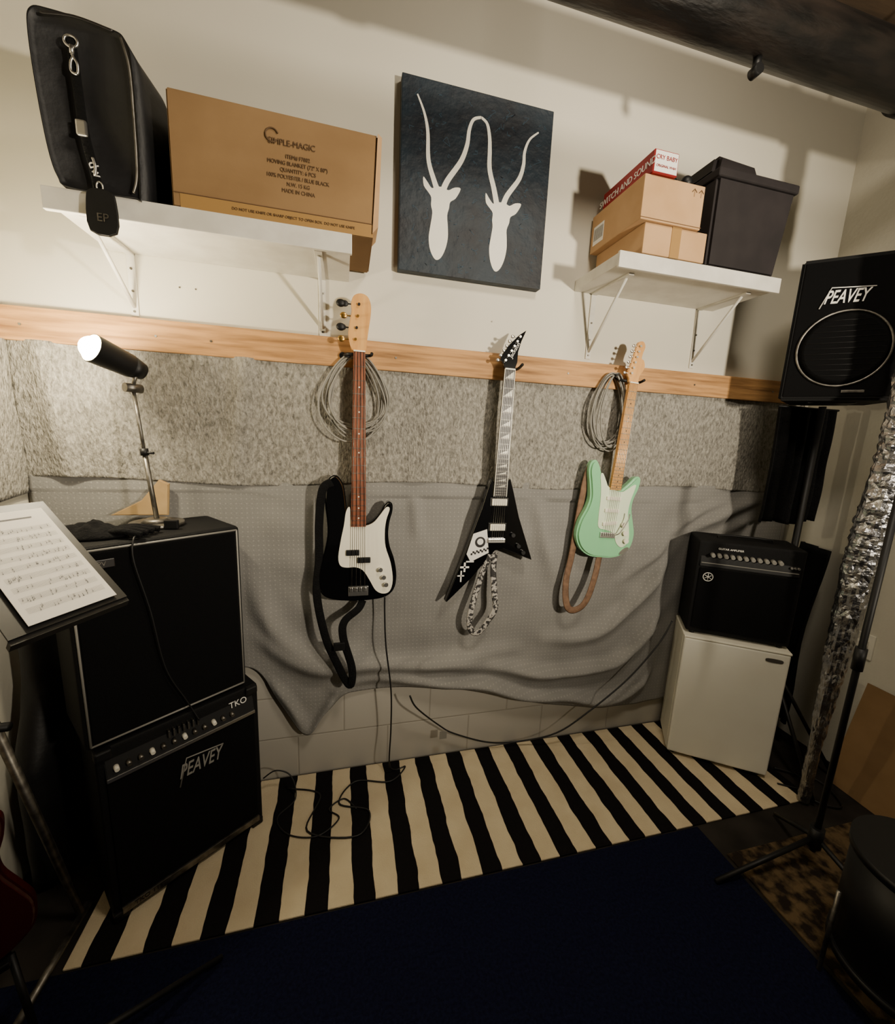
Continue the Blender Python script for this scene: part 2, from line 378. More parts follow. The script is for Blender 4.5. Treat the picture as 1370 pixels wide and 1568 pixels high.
# big cardboard box
b=grp('cardboard_box',(-.455,-.31,2.1435))
hexa('carton',[(0,0,0),(.545,0,0),(.548,.295,0),(0,.295,0),(.0,.004,.287),(.557,.002,.279),(.555,.295,.283),(0,.295,.285)],KRAFT,b,.004)
box('tape_strip',.02,.545,-.001,.0,.0,.035,TAPE,b,0)
box('bottom_seam',0.004,.543,-.002,.0,.036,.038,KEDGE,b,0)
prism('flap_right',[(.543,.01),(.560,.03),(.568,.27),(.556,.279),(.55,.15)],-.006,.10,KRAFT2,b)
tube('logo_ring',[(.262+.017*math.cos(a),-.001,.222+.017*math.sin(a)) for a in [i*.5+.4 for i in range(11)]],.0020,PRINT,b,n=4)
text('print_title','SIMPLE-MAGIC',.022,(.315,-.0005,.208),PRINT,b,sx=.9)
for i,t in enumerate(['ITEM# F7002','MOVING BLANKET (72" X 80")','QUANTITY: 6 PCS','100% POLYESTER / BLUE BLACK','N.W. 15 KG','MADE IN CHINA']):
    text('print_line',t,.0145,(.33,-.0005,.175-i*.0175),PRINT,b,sx=.85)
text('print_warning','DO NOT USE KNIFE OR SHARP OBJECT TO OPEN BOX  DO NOT USE KNIFE',.010,(.32,-.002,.018),PRINT,b)

# black gear bag with strap hardware
g=grp('gear_bag',(-.737,-.318,2.1445))
bm=bmesh.new()
prof=[(.05,.0),(.19,0),(.212,.02),(.215,.28),(.205,.355),(.17,.375),(.05,.385),(.008,.378),(-.002,.33),(.002,.20),(.012,.08),(.026,.02)]
P=cat([(a,0,c) for a,c in prof],6,True)
rings=[]
for k,(yy,sx,sz) in enumerate([(0.010,.92,.95),(0,.98,.985),(-.003,1,1),(.07,1.02,1.0),(.14,1.08,.93),(.21,1.10,.85),(.28,1.08,.78),(.295,.95,.72)]):
    rings.append([bm.verts.new((.11+(p.x-.11)*sx+(.02 if k>3 else 0),yy,(p.z*sz if k>2 else .19+(p.z-.19)*sz))) for p in P])
N=len(P)
for A,B in zip(rings,rings[1:]):
    for i in range(N): bm.faces.new((A[i],A[(i+1)%N],B[(i+1)%N],B[i]))
bm.faces.new(rings[0]);bm.faces.new(rings[-1][::-1])
bmesh.ops.recalc_face_normals(bm,faces=bm.faces[:])
fin('bag_body',bm,BAG,g,True)
tube('piping',[(.196,-.006,.01),(.208,-.007,.06),(.211,-.007,.20),(.209,-.007,.30),(.195,-.006,.36)],.003,STEEL,g)
tube('zip_line',[(.03,-.006,.37),(.10,-.007,.378),(.18,-.006,.368)],.003,EBONY,g)
tube('front_strap',[(.09,-.012,.33),(.095,-.014,.24),(.10,-.014,.13),(.115,-.012,.03),(.12,-.016,-.02)],.011,CLOTHB,g,flat=.25,up=(0,1,0))
tube('top_ring',[(.092+.014*math.cos(a),-.016,.318+.012*math.sin(a)) for a in [i*math.pi/6 for i in range(12)]],.003,CHROME,g,closed=True,n=3)
tube('swivel_clip',[(.092,-.018,.305),(.095,-.02,.285),(.103,-.02,.27),(.101,-.02,.25),(.089,-.02,.252),(.089,-.02,.27),(.095,-.02,.283)],.003,CHROME,g)
cyl('swivel_neck',(.093,-.018,.29),(.093,-.018,.308),.005,CHROME,g)
box('snap_buckle',.086,.110,-.024,-.014,.115,.15,CHROME,g,.004)
tube('zip_pull',[(.115,-.018,.07),(.12,-.02,.05),(.117,-.02,.03)],.0035,CHROME,g)
prism('name_tag',[(.098,-.105),(.158,-.105),(.162,-.03),(.150,-.005),(.108,-.005),(.095,-.03)],-.030,-.022,BPLASTIC,g,bev=.002,smooth=3)
tube('tag_ring',[(.128+.007*math.cos(a),-.026,.002+.012*math.sin(a)) for a in [i*math.pi/4 for i in range(8)]],.002,CHROME,g,closed=True,n=3,seg=6)
text('tag_print','EP',.028,(.130,-.031,-.072),STEEL,g)
text('side_print','dw',.03,(.117,-.0165,.045),PRINTW,g,rot=(90,70,0))

# right shelf boxes
b=grp('cardboard_box',(0,0,0))
box('carton',1.045,1.315,-.315,-.02,2.2345,2.335,KRAFT2,b,.003)
box('tape_strip',1.16,1.20,-.317,-.018,2.2335,2.3355,TAPE,b,0)
b=grp('cardboard_box',(0,0,0))
box('carton',1.015,1.27,-.325,-.012,2.336,2.478,KRAFT2,b,.003)
box('label',1.0138,1.0148,-.10,-.03,2.36,2.43,PRINTW,b,0)
for i in range(9): box('bar',1.0132,1.0138,-.095+i*.007,-.095+i*.007+.003,2.375,2.42,INK,b,0)
box('lid_seam',1.013,1.272,-.3262,-.3252,2.342,2.344,KEDGE,b,0)
text('arrows_print','↑↑',.035,(1.24,-.3255,2.45),PRINT,b)
b=grp('effects_pedal_box',(1.035,-.335,2.4795),rz=0)
hexa('carton',[(0,0,0),(.10,0,0),(.10,.29,0),(0,.29,0),(0,0,.072),(.10,0,.072),(.10,.29,.072),(0,.29,.072)],RED,b,.002)
box('white_panel',.004,.096,-.001,0,.004,.068,PRINTW,b,0)
text('front_print','CRY BABY',.019,(.05,-.0018,.048),RED,b)
text('front_print_small','ORIGINAL WAH',.011,(.05,-.0018,.022),RED,b)
text('side_print','SWITCH AND SOUND',.032,(-.001,.15,.036),PRINTW,b,rot=(90,0,-90))
m=grp('microphone_cluster',(0,0,0))
for i,(x,y,z) in enumerate([(1.17,-.25,2.502),(1.22,-.27,2.502),(1.165,-.16,2.502),(1.22,-.17,2.502)]):
    cyl('handle',(x,y+.10,z-.003),(x,y,z),.012,BPLASTIC,m,r1=.017)
    ball('head',(x,y-.012,z+.002),.022,BPLASTIC,m)
b=grp('hard_case',(0,0,0))
hexa('shell',[(1.345,-.30,2.2345),(1.675,-.30,2.2345),(1.675,-.02,2.2345),(1.345,-.02,2.2345),(1.33,-.315,2.535),(1.70,-.315,2.535),(1.70,-.01,2.535),(1.33,-.01,2.535)],DPLASTIC,b,.010)
box('lid',1.325,1.706,-.322,-.006,2.528,2.560,DPLASTIC,b,.008,3)
hexa('lid_box',[(1.34,-.28,2.560),(1.57,-.28,2.560),(1.57,-.04,2.560),(1.34,-.04,2.560),(1.37,-.26,2.645),(1.55,-.26,2.635),(1.55,-.06,2.635),(1.37,-.06,2.645)],DPLASTIC,b,.018)

# ------------------------------------------------------------- overhead pipe
p=grp('overhead_pipe')
cyl('pipe_run',(XL+.01,-.50,2.82),(XR-.005,-.50,2.82),.085,PIPE,p,seg=40)
for x in (.3,1.9): cyl('collar',(x,-.50,2.82),(x+.05,-.50,2.82),.092,PIPE,p,seg=40)
tube('hanger_1',[(.7,-.50,2.9),(.7,-.5,CE-.002)],.008,STEEL,p,smooth=False)
tube('hanger_2',[(2.1,-.50,2.9),(2.1,-.5,CE-.002)],.008,STEEL,p,smooth=False)
q=grp('ceiling_hook')
cyl('clamp',(1.235,-.50,2.738),(1.235,-.50,2.70),.012,BPLASTIC,q)
cyl('knob',(1.235,-.515,2.70),(1.235,-.485,2.70),.015,BPLASTIC,q)

# ------------------------------------------------------------- guitars
def neck(par,w0,w1,z0,z1,y,m,nfr,fm=STEEL,back=MAPLE,th=.022):
    def hx(nm,za,zb2,wa,wb,ya,yb,mm,bev=.001):
        hexa(nm,[(-wa/2,ya,za),(wa/2,ya,za),(wa/2,yb,za),(-wa/2,yb,za),(-wb/2,ya,zb2),(wb/2,ya,zb2),(wb/2,yb,zb2),(-wb/2,yb,zb2)],mm,par,bev)
    hx('neck_back',z0,z1,w0*.96,w1*.96,y+.003,y+th,back,.004)
    hx('fretboard',z0,z1,w0,w1,y,y+.0045,m,.001)
    L=(z1-z0)
    for k in range(1,nfr+1):
        d=1-2**(-k/12.);dm=1-2**(-nfr/12.)
        z=z1-(L-.008)*d/dm;w=w0+(w1-w0)*(z-z0)/L
        box('fret',-w/2,w/2,y-.0012,y,z-.0011,z+.0011,fm,par,0)
    return lambda k:(z1-(L-.008)*(1-2**(-k/12.))/(1-2**(-nfr/12.)))
def tuner(par,x,z,sx,y,m,key=.011):
    cyl('tuner_post',(x,y-.010,z),(x,y,z),.0045,m,par,seg=12)
    cyl('tuner_shaft',(x,y+.006,z),(x+sx,y+.006,z),.0025,m,par,seg=8)
    ball('tuner_key',(x+sx,y+.006,z),1,m,par,(key,.004,key*.85))
def strings(par,n,wb,wt,zb_,zt,y,m=STEEL,r=.0007):
    for i in range(n):
        f=i/(n-1)-.5
        cyl('string',(f*wb,y-.006,zb_),(f*wt,y-.003,zt),r,m,par,seg=6)
# --- bass
G=grp('bass_guitar',(.058,0,0))
yb=-.098
BB=[(-.083,1.385),(-.108,1.378),(-.124,1.345),(-.128,1.28),(-.122,1.22),(-.119,1.16),(-.13,1.09),(-.15,1.02),(-.156,.96),(-.143,.905),(-.10,.880),(-.03,.870),(.05,.870),(.11,.880),(.146,.912),(.156,.97),(.146,1.04),(.126,1.10),(.119,1.15),(.123,1.20),(.134,1.245),(.133,1.275),(.118,1.284),(.10,1.268),(.082,1.235),(.055,1.205),(.028,1.195),(-.022,1.20),(-.042,1.235),(-.048,1.29),(-.058,1.35)]
prism('body',BB,yb,yb+.042,GLOSSB,G,bev=.007,smooth=4)
PG=[(-.034,1.262),(-.048,1.245),(-.056,1.19),(-.068,1.13),(-.078,1.06),(-.07,1.025),(-.045,1.016),(-.01,1.016),(.02,1.0),(.045,.96),(.07,.915),(.10,.898),(.128,.908),(.140,.955),(.130,1.03),(.108,1.10),(.104,1.16),(.109,1.21),(.122,1.256),(.108,1.262),(.085,1.232),(.06,1.202),(.03,1.188),(-.01,1.188),(-.028,1.205)]
prism('pickguard',PG,yb-.0025,yb+.001,CREAM,G,smooth=4)
fr=neck(G,.058,.042,1.185,1.845,yb-.010,ROSE,20)
for k in (3,5,7,9,15,17,19):
    z=(fr(k)+fr(k-1))/2;cyl('dot',(0,yb-.0108,z),(0,yb-.0098,z),.003,CREAM,G,seg=10)
box('nut',-.021,.021,yb-.013,yb-.005,1.843,1.848,CREAM,G,0)
HS=[(-.021,1.845),(.021,1.845),(.027,1.88),(.034,1.93),(.040,1.975),(.040,2.01),(.028,2.036),(.004,2.044),(-.020,2.034),(-.030,2.008),(-.028,1.98),(-.034,1.95),(-.040,1.905),(-.034,1.868)]
prism('headstock',HS,yb-.006,yb+.008,MAPLE,G,bev=.002,smooth=3)
for i,z in enumerate((1.885,1.925,1.965,2.005)): tuner(G,-.014+.004*i,z,-.050,yb-.006,GOLD if i in (0,2) else BPLASTIC,.013)
for i,z in enumerate((1.925,2.005)):
    ball('tuner_button',(-.066,yb,z),.015,BPLASTIC,G,(1.1,.6,.9))
strings(G,4,.052,.032,.925,1.846,yb-.009,r=.0010)
box('bridge_plate',-.04,.04,yb-.008,yb,.895,.935,CHROME,G,.002)
for i in range(4): box('saddle',-.034+i*.018,-.022+i*.018,yb-.014,yb-.006,.915,.932,CHROME,G,.002)
box('pickup_upper',-.048,.004,yb-.010,yb-.001,1.066,1.09,BPLASTIC,G,.003)
box('pickup_lower',-.004,.048,yb-.010,yb-.001,1.034,1.058,BPLASTIC,G,.003)
for z,x in ((1.005,.088),(.972,.102),(.94,.112)): cyl('knob',(x,yb-.018,z),(x,yb-.002,z),.009,CHROME,G,seg=16)
cyl('neck_hook_post',(-.06,-.05,1.835),(-.06,-.0405,1.835),.012,BPLASTIC,G)
tube('neck_hook',[(-.055,-.05,1.835),(-.035,-.09,1.835),(.035,-.09,1.835),(.045,-.11,1.84)],.006,BPLASTIC,G)
tube('shoulder_strap',[(-.10,yb-.004,1.36),(-.135,yb-.002,1.33),(-.150,yb+.006,1.20),(-.152,yb+.008,1.05),(-.162,yb+.004,.90),(-.130,yb-.002,.72),(-.085,yb-.006,.60),(-.048,yb-.006,.515),(-.028,yb-.010,.50),(-.025,yb-.014,.58),(-.06,yb-.016,.72),(-.055,yb-.014,.79),(0,yb,.835),(.02,yb+.02,.866)],.016,CLOTHB,G,flat=.16,up=(0,1,0),n=8)
box('strap_adjuster',-.098,-.054,yb-.022,yb-.012,.665,.70,BPLASTIC,G,.003)
# --- V guitar
G=grp('electric_guitar',(.632,0,0),ry=.012)
yb=-.095
VB=[(-.040,1.385),(-.050,1.36),(-.075,1.26),(-.135,1.07),(-.212,.842),(-.205,.838),(-.10,.945),(-.028,1.035),(.0,1.068),(.035,1.075),(.18,1.022),(.176,1.035),(.10,1.22),(.062,1.34),(.046,1.385),(.03,1.375),(.0,1.36),(-.028,1.37)]
prism('body',VB,yb,yb+.036,GLOSSB,G,bev=.004)
fr=neck(G,.056,.042,1.31,1.83,yb-.010,EBONY,24,back=GLOSSB)
for sgn in (-1,1):
    hexa('binding',[(sgn*.0275,yb-.011,1.31),(sgn*.0295,yb-.011,1.31),(sgn*.0295,yb-.005,1.31),(sgn*.0275,yb-.005,1.31),(sgn*.0205,yb-.011,1.83),(sgn*.0222,yb-.011,1.83),(sgn*.0222,yb-.005,1.83),(sgn*.0205,yb-.005,1.83)],CREAM,G,0)
for k in (1,3,5,7,9,12,15,17,19,21):
    za=fr(k)+.003;zb2=(fr(k-1) if k>1 else 1.826)-.003
    prism('sharkfin_inlay',[(-.018,za),(.018,za),(.018,zb2)],yb-.0108,yb-.0098,CREAM,G)
box('nut',-.021,.021,yb-.013,yb-.005,1.828,1.833,CREAM,G,0)
prism('headstock',[(-.021,1.83),(.021,1.83),(.030,1.86),(.030,1.90),(.040,1.94),(.058,1.985),(.030,1.965),(-.004,1.93),(-.036,1.885),(-.044,1.865),(-.030,1.85)],yb-.006,yb+.008,GLOSSB,G,bev=.001)
for i in range(6):
    t=i/5;tuner(G,-.024+.055*t,1.862+.095*t,-.028,yb-.006,CHROME,.008)
text('headstock_logo','Jackson',.022,(.014,yb-.0072,1.905),PRINTW,G,rot=(90,-62,0))
strings(G,6,.050,.034,1.115,1.83,yb-.009,CHROME)
for z in (1.285,1.175):
    box('pickup_ring',-.042,.042,yb-.005,yb,z-.018,z+.018,BPLASTIC,G,.002)
    box('pickup',-.034,.034,yb-.011,yb-.003,z-.0145,z+.0145,CREAM,G,.003)
box('bridge',-.04,.04,yb-.010,yb,1.105,1.125,CHROME,G,.003)
for x,z in ((.075,1.14),(.105,1.09),(.13,1.06)): cyl('knob',(x,yb-.014,z),(x,yb,z),.009,BPLASTIC,G,seg=16)
prism('sticker_white',[(-.105,1.145),(-.045,1.165),(-.03,1.06),(-.11,1.02),(-.13,1.055)],yb-.0012,yb,PRINTW,G)
cyl('sticker_skull',(-.072,yb-.0016,1.108),(-.072,yb-.001,1.108),.024,EBONY,G,seg=24)
cyl('sticker_skull_face',(-.072,yb-.002,1.11),(-.072,yb-.0014,1.11),.014,PRINTW,G,seg=24)
for i in range(5):
    for j in range(2): box('sticker_check',-.112+i*.016+j*.008,-.104+i*.016+j*.008,yb-.002,yb-.001,1.050+.004*i+j*.009,1.059+.004*i+j*.009,EBONY,G,0)
for a,b_,c_,d in ((-.155,-.115,.992,1.0),(-.139,-.131,.975,1.017),(-.13,-.095,1.018,1.024),(-.165,-.135,.955,.960),(-.152,-.146,.93,.98)):
    box('sticker_cross',a,b_,yb-.0015,yb,c_,d,PRINTW,G,0)
tube('shoulder_strap',[(-.02,yb,1.05),(-.045,yb+.005,.98),(-.075,yb+.01,.86),(-.095,yb,.76),(-.085,yb,.70),(-.05,yb,.685),(-.01,yb-.004,.74),(.018,yb-.008,.80),(.010,yb-.004,.88),(.0,yb+.004,.98),(.004,yb+.01,1.06)],.014,PATT,G,flat=.18,up=(0,1,0))
tube('neck_hook',[(.0,-.042,1.845),(.045,-.06,1.84),(.045,-.12,1.85)],.006,BPLASTIC,G)
# --- double-cutaway green guitar
G=grp('electric_guitar',(1.190,0,1.020),ry=.058)
yb=-.098
SB=[(0,0),(-.07,.006),(-.125,.04),(-.156,.10),(-.150,.17),(-.124,.235),(-.116,.285),(-.128,.345),(-.142,.40),(-.138,.438),(-.118,.452),(-.098,.435),(-.075,.39),(-.05,.348),(-.03,.325),(.03,.322),(.05,.335),(.078,.362),(.102,.388),(.122,.394),(.136,.378),(.132,.335),(.116,.285),(.116,.235),(.136,.175),(.153,.115),(.143,.052),(.10,.014),(.05,.0)]
prism('body',SB,yb,yb+.042,MINT,G,bev=.009,smooth=4)
SP=[(-.032,.335),(-.052,.36),(-.075,.395),(-.086,.385),(-.074,.33),(-.066,.27),(-.062,.19),(-.052,.145),(-.01,.135),(.03,.12),(.055,.075),(.085,.055),(.112,.07),(.12,.105),(.108,.16),(.092,.215),(.092,.27),(.105,.33),(.108,.355),(.09,.35),(.06,.328),(.032,.318)]
prism('pickguard',SP,yb-.0025,yb+.001,MINTG,G,smooth=4)
fr=neck(G,.056,.042,.325,.80,yb-.010,MAPLE,21)
for k in (3,5,7,9,15,17,19,21):
    z=(fr(k)+fr(k-1))/2;cyl('dot',(0,yb-.0108,z),(0,yb-.0098,z),.003,EBONY,G,seg=10)
box('nut',-.021,.021,yb-.013,yb-.005,.798,.803,CREAM,G,0)
prism('headstock',[(-.021,.80),(.021,.80),(.024,.83),(.036,.85),(.044,.875),(.034,.90),(.022,.905),(.024,.93),(.030,.955),(.018,.975),(-.004,.972),(-.012,.955),(-.022,.90),(-.034,.85),(-.036,.83),(-.026,.815)],yb-.006,yb+.008,MAPLE,G,bev=.002,smooth=3)
for i in range(6): tuner(G,-.022+.0045*i,.838+.023*i,-.026,yb-.006,CHROME,.008)
strings(G,6,.050,.034,.115,.80,yb-.009,CHROME)
for z,r_ in ((.285,0),(.228,0),(.168,.12)):
    o=box('pickup',-.038,.038,yb-.010,yb-.001,-.009,.009,CREAM,G,.004);o.location=(0,0,z);o.rotation_euler=(0,-r_,0)
box('tremolo_plate',-.04,.04,yb-.007,yb,.098,.125,CHROME,G,.002)
for i in range(6): box('saddle',-.032+i*.011,-.023+i*.011,yb-.013,yb-.005,.108,.122,CHROME,G,.001)
tube('tremolo_arm',[(.036,yb-.01,.115),(.05,yb-.022,.13),(.075,yb-.03,.19),(.078,yb-.032,.225)],.0028,CHROME,G)
for x,z in ((.072,.165),(.088,.125),(.10,.088)): cyl('knob',(x,yb-.016,z),(x,yb-.002,z),.012,CREAM,G,seg=18,r1=.010)
prism('jack_plate',[(.088,.018),(.122,.04),(.126,.056),(.105,.052),(.082,.03)],yb-.004,yb+.001,CHROME,G,smooth=3)
tube('shoulder_strap',[(-.12,yb+.02,.44),(-.135,yb+.03,.38),(-.142,yb+.034,.22),(-.150,yb+.03,.0),(-.165,yb+.02,-.12),(-.155,yb+.006,-.225),(-.125,yb,-.262),(-.075,yb,-.245),(-.045,yb,-.19),(-.02,yb+.01,-.09),(-.008,yb+.02,.0)],.017,LEATHER,G,flat=.15,up=(0,1,0))
tube('neck_hook',[(-.06,-.045,.825),(-.05,-.06,.812),(-.035,-.085,.808),(.035,-.085,.808),(.04,-.12,.815)],.006,BPLASTIC,G)

# coiled cables on hooks
def coil(name,cx,cz,rx,rz,n,m,y0=-.055):
    g=grp(name,(0,0,0))
    for i in range(n):
        a=rx*random.uniform(.72,1.08);b=rz*random.uniform(.85,1.1);ox=random.uniform(-.015,.015);ph=random.uniform(0,6)
        yy=y0+random.uniform(-.010,.008)
        pts=[(cx+ox+a*math.cos(t)*(1-.25*math.sin(t)),yy+.006*math.sin(2*t+ph),cz-(b-rz)+b*math.sin(t)+.006*math.sin(3*t+ph)) for t in [k*2*math.pi/14 for k in range(14)]]
        tube('loop',pts,.0034,m,g,closed=True,n=4,seg=6)
    return g
coil('coiled_cable',.045,1.685,.115,.15,9,CABLEG,-.062)
coil('coiled_cable',1.165,1.70,.085,.155,8,CABLEG,-.060)
h=grp('cable_hook');cyl('peg',(.02,-.085,1.83),(.02,-.0405,1.83),.006,BPLASTIC,h)
h=grp('cable_hook');cyl('peg',(1.165,-.085,1.85),(1.165,-.0405,1.85),.006,BPLASTIC,h)

# ------------------------------------------------------------- left stack
A=math.degrees(math.atan2(.28,.38))
g=grp('combo_amplifier',(-.69,-.50,.009),rz=A);w=.475;hh=.603
box('cabinet_shell',0,w,.012,.25,0,hh,BLACK,g,.010,3)
box('grille',.02,w-.02,.004,.02,.045,.495,GRILL,g,.003)
hexa('control_panel',[(.02,.0,.508),(w-.02,.0,.508),(w-.02,.03,.508),(.02,.03,.508),(.02,.018,.590),(w-.02,.018,.590),(w-.02,.035,.590),(.02,.035,.590)],BPLASTIC,g,.002)
box('silver_trim_top',.02,w-.02,-.004,.006,.497,.509,CHROME,g,.001)
box('silver_trim_bottom',.02,w-.02,-.002,.006,.022,.045,STEEL,g,.001)
text('base_print','TKO 115',.020,(.09,-.003,.034),EBONY,g)
for i in range(12): cyl('knob',(.045+i*.030,-.010,.532),(.045+i*.030,.012,.535),.006,STEEL if i%3 else WHITEP,g,seg=14,r1=.008)
for i in range(7): box('slider',.18+i*.014,.185+i*.014,-.002,.018,.552,.578,STEEL,g,.001)
text('panel_print','TKO',.030,(w-.075,.006,.562),PRINTW,g,rot=(79,0,0))
LOGO=mat('logo_grey',(132,130,124),.5)
text('logo','PEAVEY',.070,(.265,.0005,.405),LOGO,g,shear=.35,sx=.55,bold=.0006)
tube('logo_stroke',[(.20,0,.355),(.225,0,.45),(.34,0,.435)],.0022,LOGO,g,smooth=False)
for x in (.01,w-.035):
    for z in (0,hh-.03): box('corner_cap',x-.012,x+.03,.0,.03,z,z+.03,BPLASTIC,g,.006)
g=grp('speaker_cabinet',(-.715,-.49,.616),rz=37.5);w=.46;hh=.60
box('cabinet_shell',0,w,0,.255,0,hh,BLACK,g,.014,3)
box('grille',.018,w-.018,-.004,.01,.018,hh-.02,GRILL,g,.003)
for a,b_ in (((.012,-.004,.012),(.012,-.004,hh-.012)),((w-.012,-.004,.012),(w-.012,-.004,hh-.012)),((.012,-.004,hh-.012),(w-.012,-.004,hh-.012)),((.012,-.004,.012),(w-.012,-.004,.012))):
    tube('piping',[a,b_],.003,LOGO,g,smooth=False)
box('badge',.05,.11,-.008,-.003,.535,.560,EBONY,g,.002)
text('badge_print','PV',.018,(.08,-.009,.548),STEEL,g)
box('side_handle',-.006,.004,.08,.19,.38,.42,BPLASTIC,g,.003)

# padded bag shape added to darken the corner behind the amp stack
g=grp('dark_corner_filler',(-.965,-.20,0))
def fillerfn(u,v):
    a=u*2*math.pi;z=.01+1.10*v
    wy=.150 if z<.45 else (.150-.09*min(1,(z-.45)/.25) if z<.70 else .060)
    wx=.070-.02*min(1,max(0,(z-.5)/.3));k=1 if 0<v<1 else .02
    if v>.96: k=.7 if v<1 else .02
    return (wx*k*math.cos(a)+.004*noise.noise(Vector((z*9,a,0))),wy*k*math.sin(a),z)
grid('filler_shell',32,48,fillerfn,BAG,g)
tube('filler_handle',[(.065,-.02,.62),(.085,0,.70),(.062,.01,.78)],.010,CLOTHB,g)

# desk lamp on the cabinet
g=grp('desk_lamp',(0,0,0));bz=1.217
LB=Vector((-.605,-.19,bz))
cyl('base',LB,LB+Vector((0,0,.012)),.078,STEEL,g,seg=40)
cyl('base_step',LB+Vector((0,0,.012)),LB+Vector((0,0,.024)),.045,STEEL,g,seg=32,r1=.03)
J=Vector((-.652,-.16,1.66))
tube('stem_lower',[LB+Vector((0,0,.02)),LB+(J-LB)*.55],.008,STEEL,g,smooth=False)
tube('stem_upper',[LB+(J-LB)*.5,J],.0055,STEEL,g,smooth=False)
cyl('stem_collar',LB+(J-LB)*.52,LB+(J-LB)*.57,.012,BPLASTIC,g)
cyl('stem_wing',LB+(J-LB)*.54,LB+(J-LB)*.54+Vector((.03,-.01,0)),.004,BPLASTIC,g)
cyl('joint',J+Vector((-.015,-.02,.0)),J+Vector((.015,.02,0)),.014,STEEL,g)
h0=Vector((-.636,-.150,1.718));h1=Vector((-.706,-.262,1.759));dv=(h1-h0).normalized()
tube('yoke',[J,J+Vector((.012,-.01,.03)),h0+Vector((0,0,-.01))],.006,STEEL,g)
cyl('head_rear',h0-dv*.012,h0+dv*.03,.026,BPLASTIC,g,r1=.036)
cyl('head_shell',h0+dv*.03,h1,.036,BPLASTIC,g,r1=.042,caps=False)
cyl('head_liner',h0+dv*.03,h1,.034,mat('reflector',(220,214,200),.3,.6),g,r1=.040,caps=False)
cyl('bulb_socket',h0+dv*.03,h1-dv*.03,.014,WHITEP,g)
ball('bulb',h1-dv*.006,.034,emis('lamp_glow',(255,226,165),120),g)
box('lamp_switch',-.56,-.52,-.26,-.245,bz+.001,bz+.03,BPLASTIC,g,.003)
tube('lamp_cord',[(-.60,-.24,bz+.01),(-.68,-.33,bz+.006),(-.75,-.32,bz+.02),(-.82,-.33,bz+.03),(-.95,-.45,1.24)],.004,CABLE,g)
prism('wooden_wedge',[(-.80,1.225),(-.62,1.225),(-.61,1.34),(-.64,1.355),(-.70,1.28)],-.06,-.045,TANW,None,bev=.003)
tube('headphone_cable',[(-.60,-.28,bz+.006),(-.59,-.36,bz+.006),(-.585,-.402,bz+.004),(-.583,-.416,1.16),(-.56,-.40,1.0),(-.54,-.383,.80),(-.50,-.352,.66),(-.47,-.345,.58)],.0025,CABLE,None,seg=6)
def clothfn(u,v):
    a=u*2*math.pi;r=.012+.085*v
    x=-.72+.9*r*math.cos(a)*1.1;y=-.34+.65*r*math.sin(a)
    z=bz+.004+.035*(1-v**2)*(1+.5*noise.noise(Vector((x*40,y*40,0))))
    return (x,y,z)
g=grp('black_glove',(0,0,0))
grid('palm',48,12,clothfn,CLOTHB,g,solid=.003)
for k in range(4): tube('finger',[(-.66,-.36+.018*k,bz+.016),(-.615,-.375+.022*k,bz+.022),(-.575+.006*k,-.375+.026*k,bz+.011)],.010,CLOTHB,g)

# music stand with sheet music
g=grp('music_stand')
B=Vector((-.441,-.818,1.2095));L=Vector((-.503,-.955,1.212));T=Vector((-.655,-.636,1.3525))
Q=T+(L-B);nn=(L-B).cross(T-B).normalized()
if nn.z<0: nn=-nn
ex=(B-L).normalized();ey=(T-B).normalized()
a,b_,c_,d=L-ex*.03-ey*.010,B+ex*.018-ey*.010,T+ex*.018+ey*.03,Q-ex*.03+ey*.03
slab('desk',*[p-nn*.004 for p in (a,b_,c_,d)],.003,BPLASTIC,g)
slab('desk_ledge',a-nn*.004,b_-nn*.004,b_-nn*.004-ey*.010,a-nn*.004-ey*.010,.012,BPLASTIC,g)
g2=grp('sheet_music')
slab('page',L+nn*.003,B+nn*.003,T+nn*.003,Q+nn*.003,.0008,PAPER,g2)
wd=(B-L).length;ln=(T-B).length
bm=bmesh.new()
def quad(u0,u1,v0,v1):
    vs=[bm.verts.new(L+nn*.0045+ex*u+ey*v) for u,v in ((u0,v0),(u1,v0),(u1,v1),(u0,v1))];bm.faces.new(vs)
for k in range(9):
    v=.025+k*(ln-.07)/9
    for s_ in range(5): quad(.01,wd-.01,v+s_*.003,v+s_*.003+.0004)
    for i in range(18):
        u=.014+random.random()*(wd-.03);q_=v+random.choice([0,.003,.006,.009]);quad(u,u+.0016,q_-.001,q_+.0012);quad(u+.0012,u+.0016,q_,q_+.007)
quad(.03,wd-.03,ln-.03,ln-.026)
bmesh.ops.recalc_face_normals(bm,faces=bm.faces[:])
fin('notation',bm,INK,g2)
mid=(a+b_+c_+d)/4-nn*.008
fl=Vector((-.74,-.95,.03))
tube('pole',[mid,Vector((-.72,-.93,1.14)),fl+Vector((0,0,.10))],.008,BPLASTIC,g,smooth=False)
for e in ((-.35,-.66,.016),(-.80,-1.25,.016),(-1.0,-.86,.016)):
    tube('tripod_leg',[fl+Vector((0,0,.16)),Vector(e)],.008,BPLASTIC,g,smooth=False)
cyl('hub',fl+Vector((0,0,.13)),fl+Vector((0,0,.20)),.016,BPLASTIC,g)

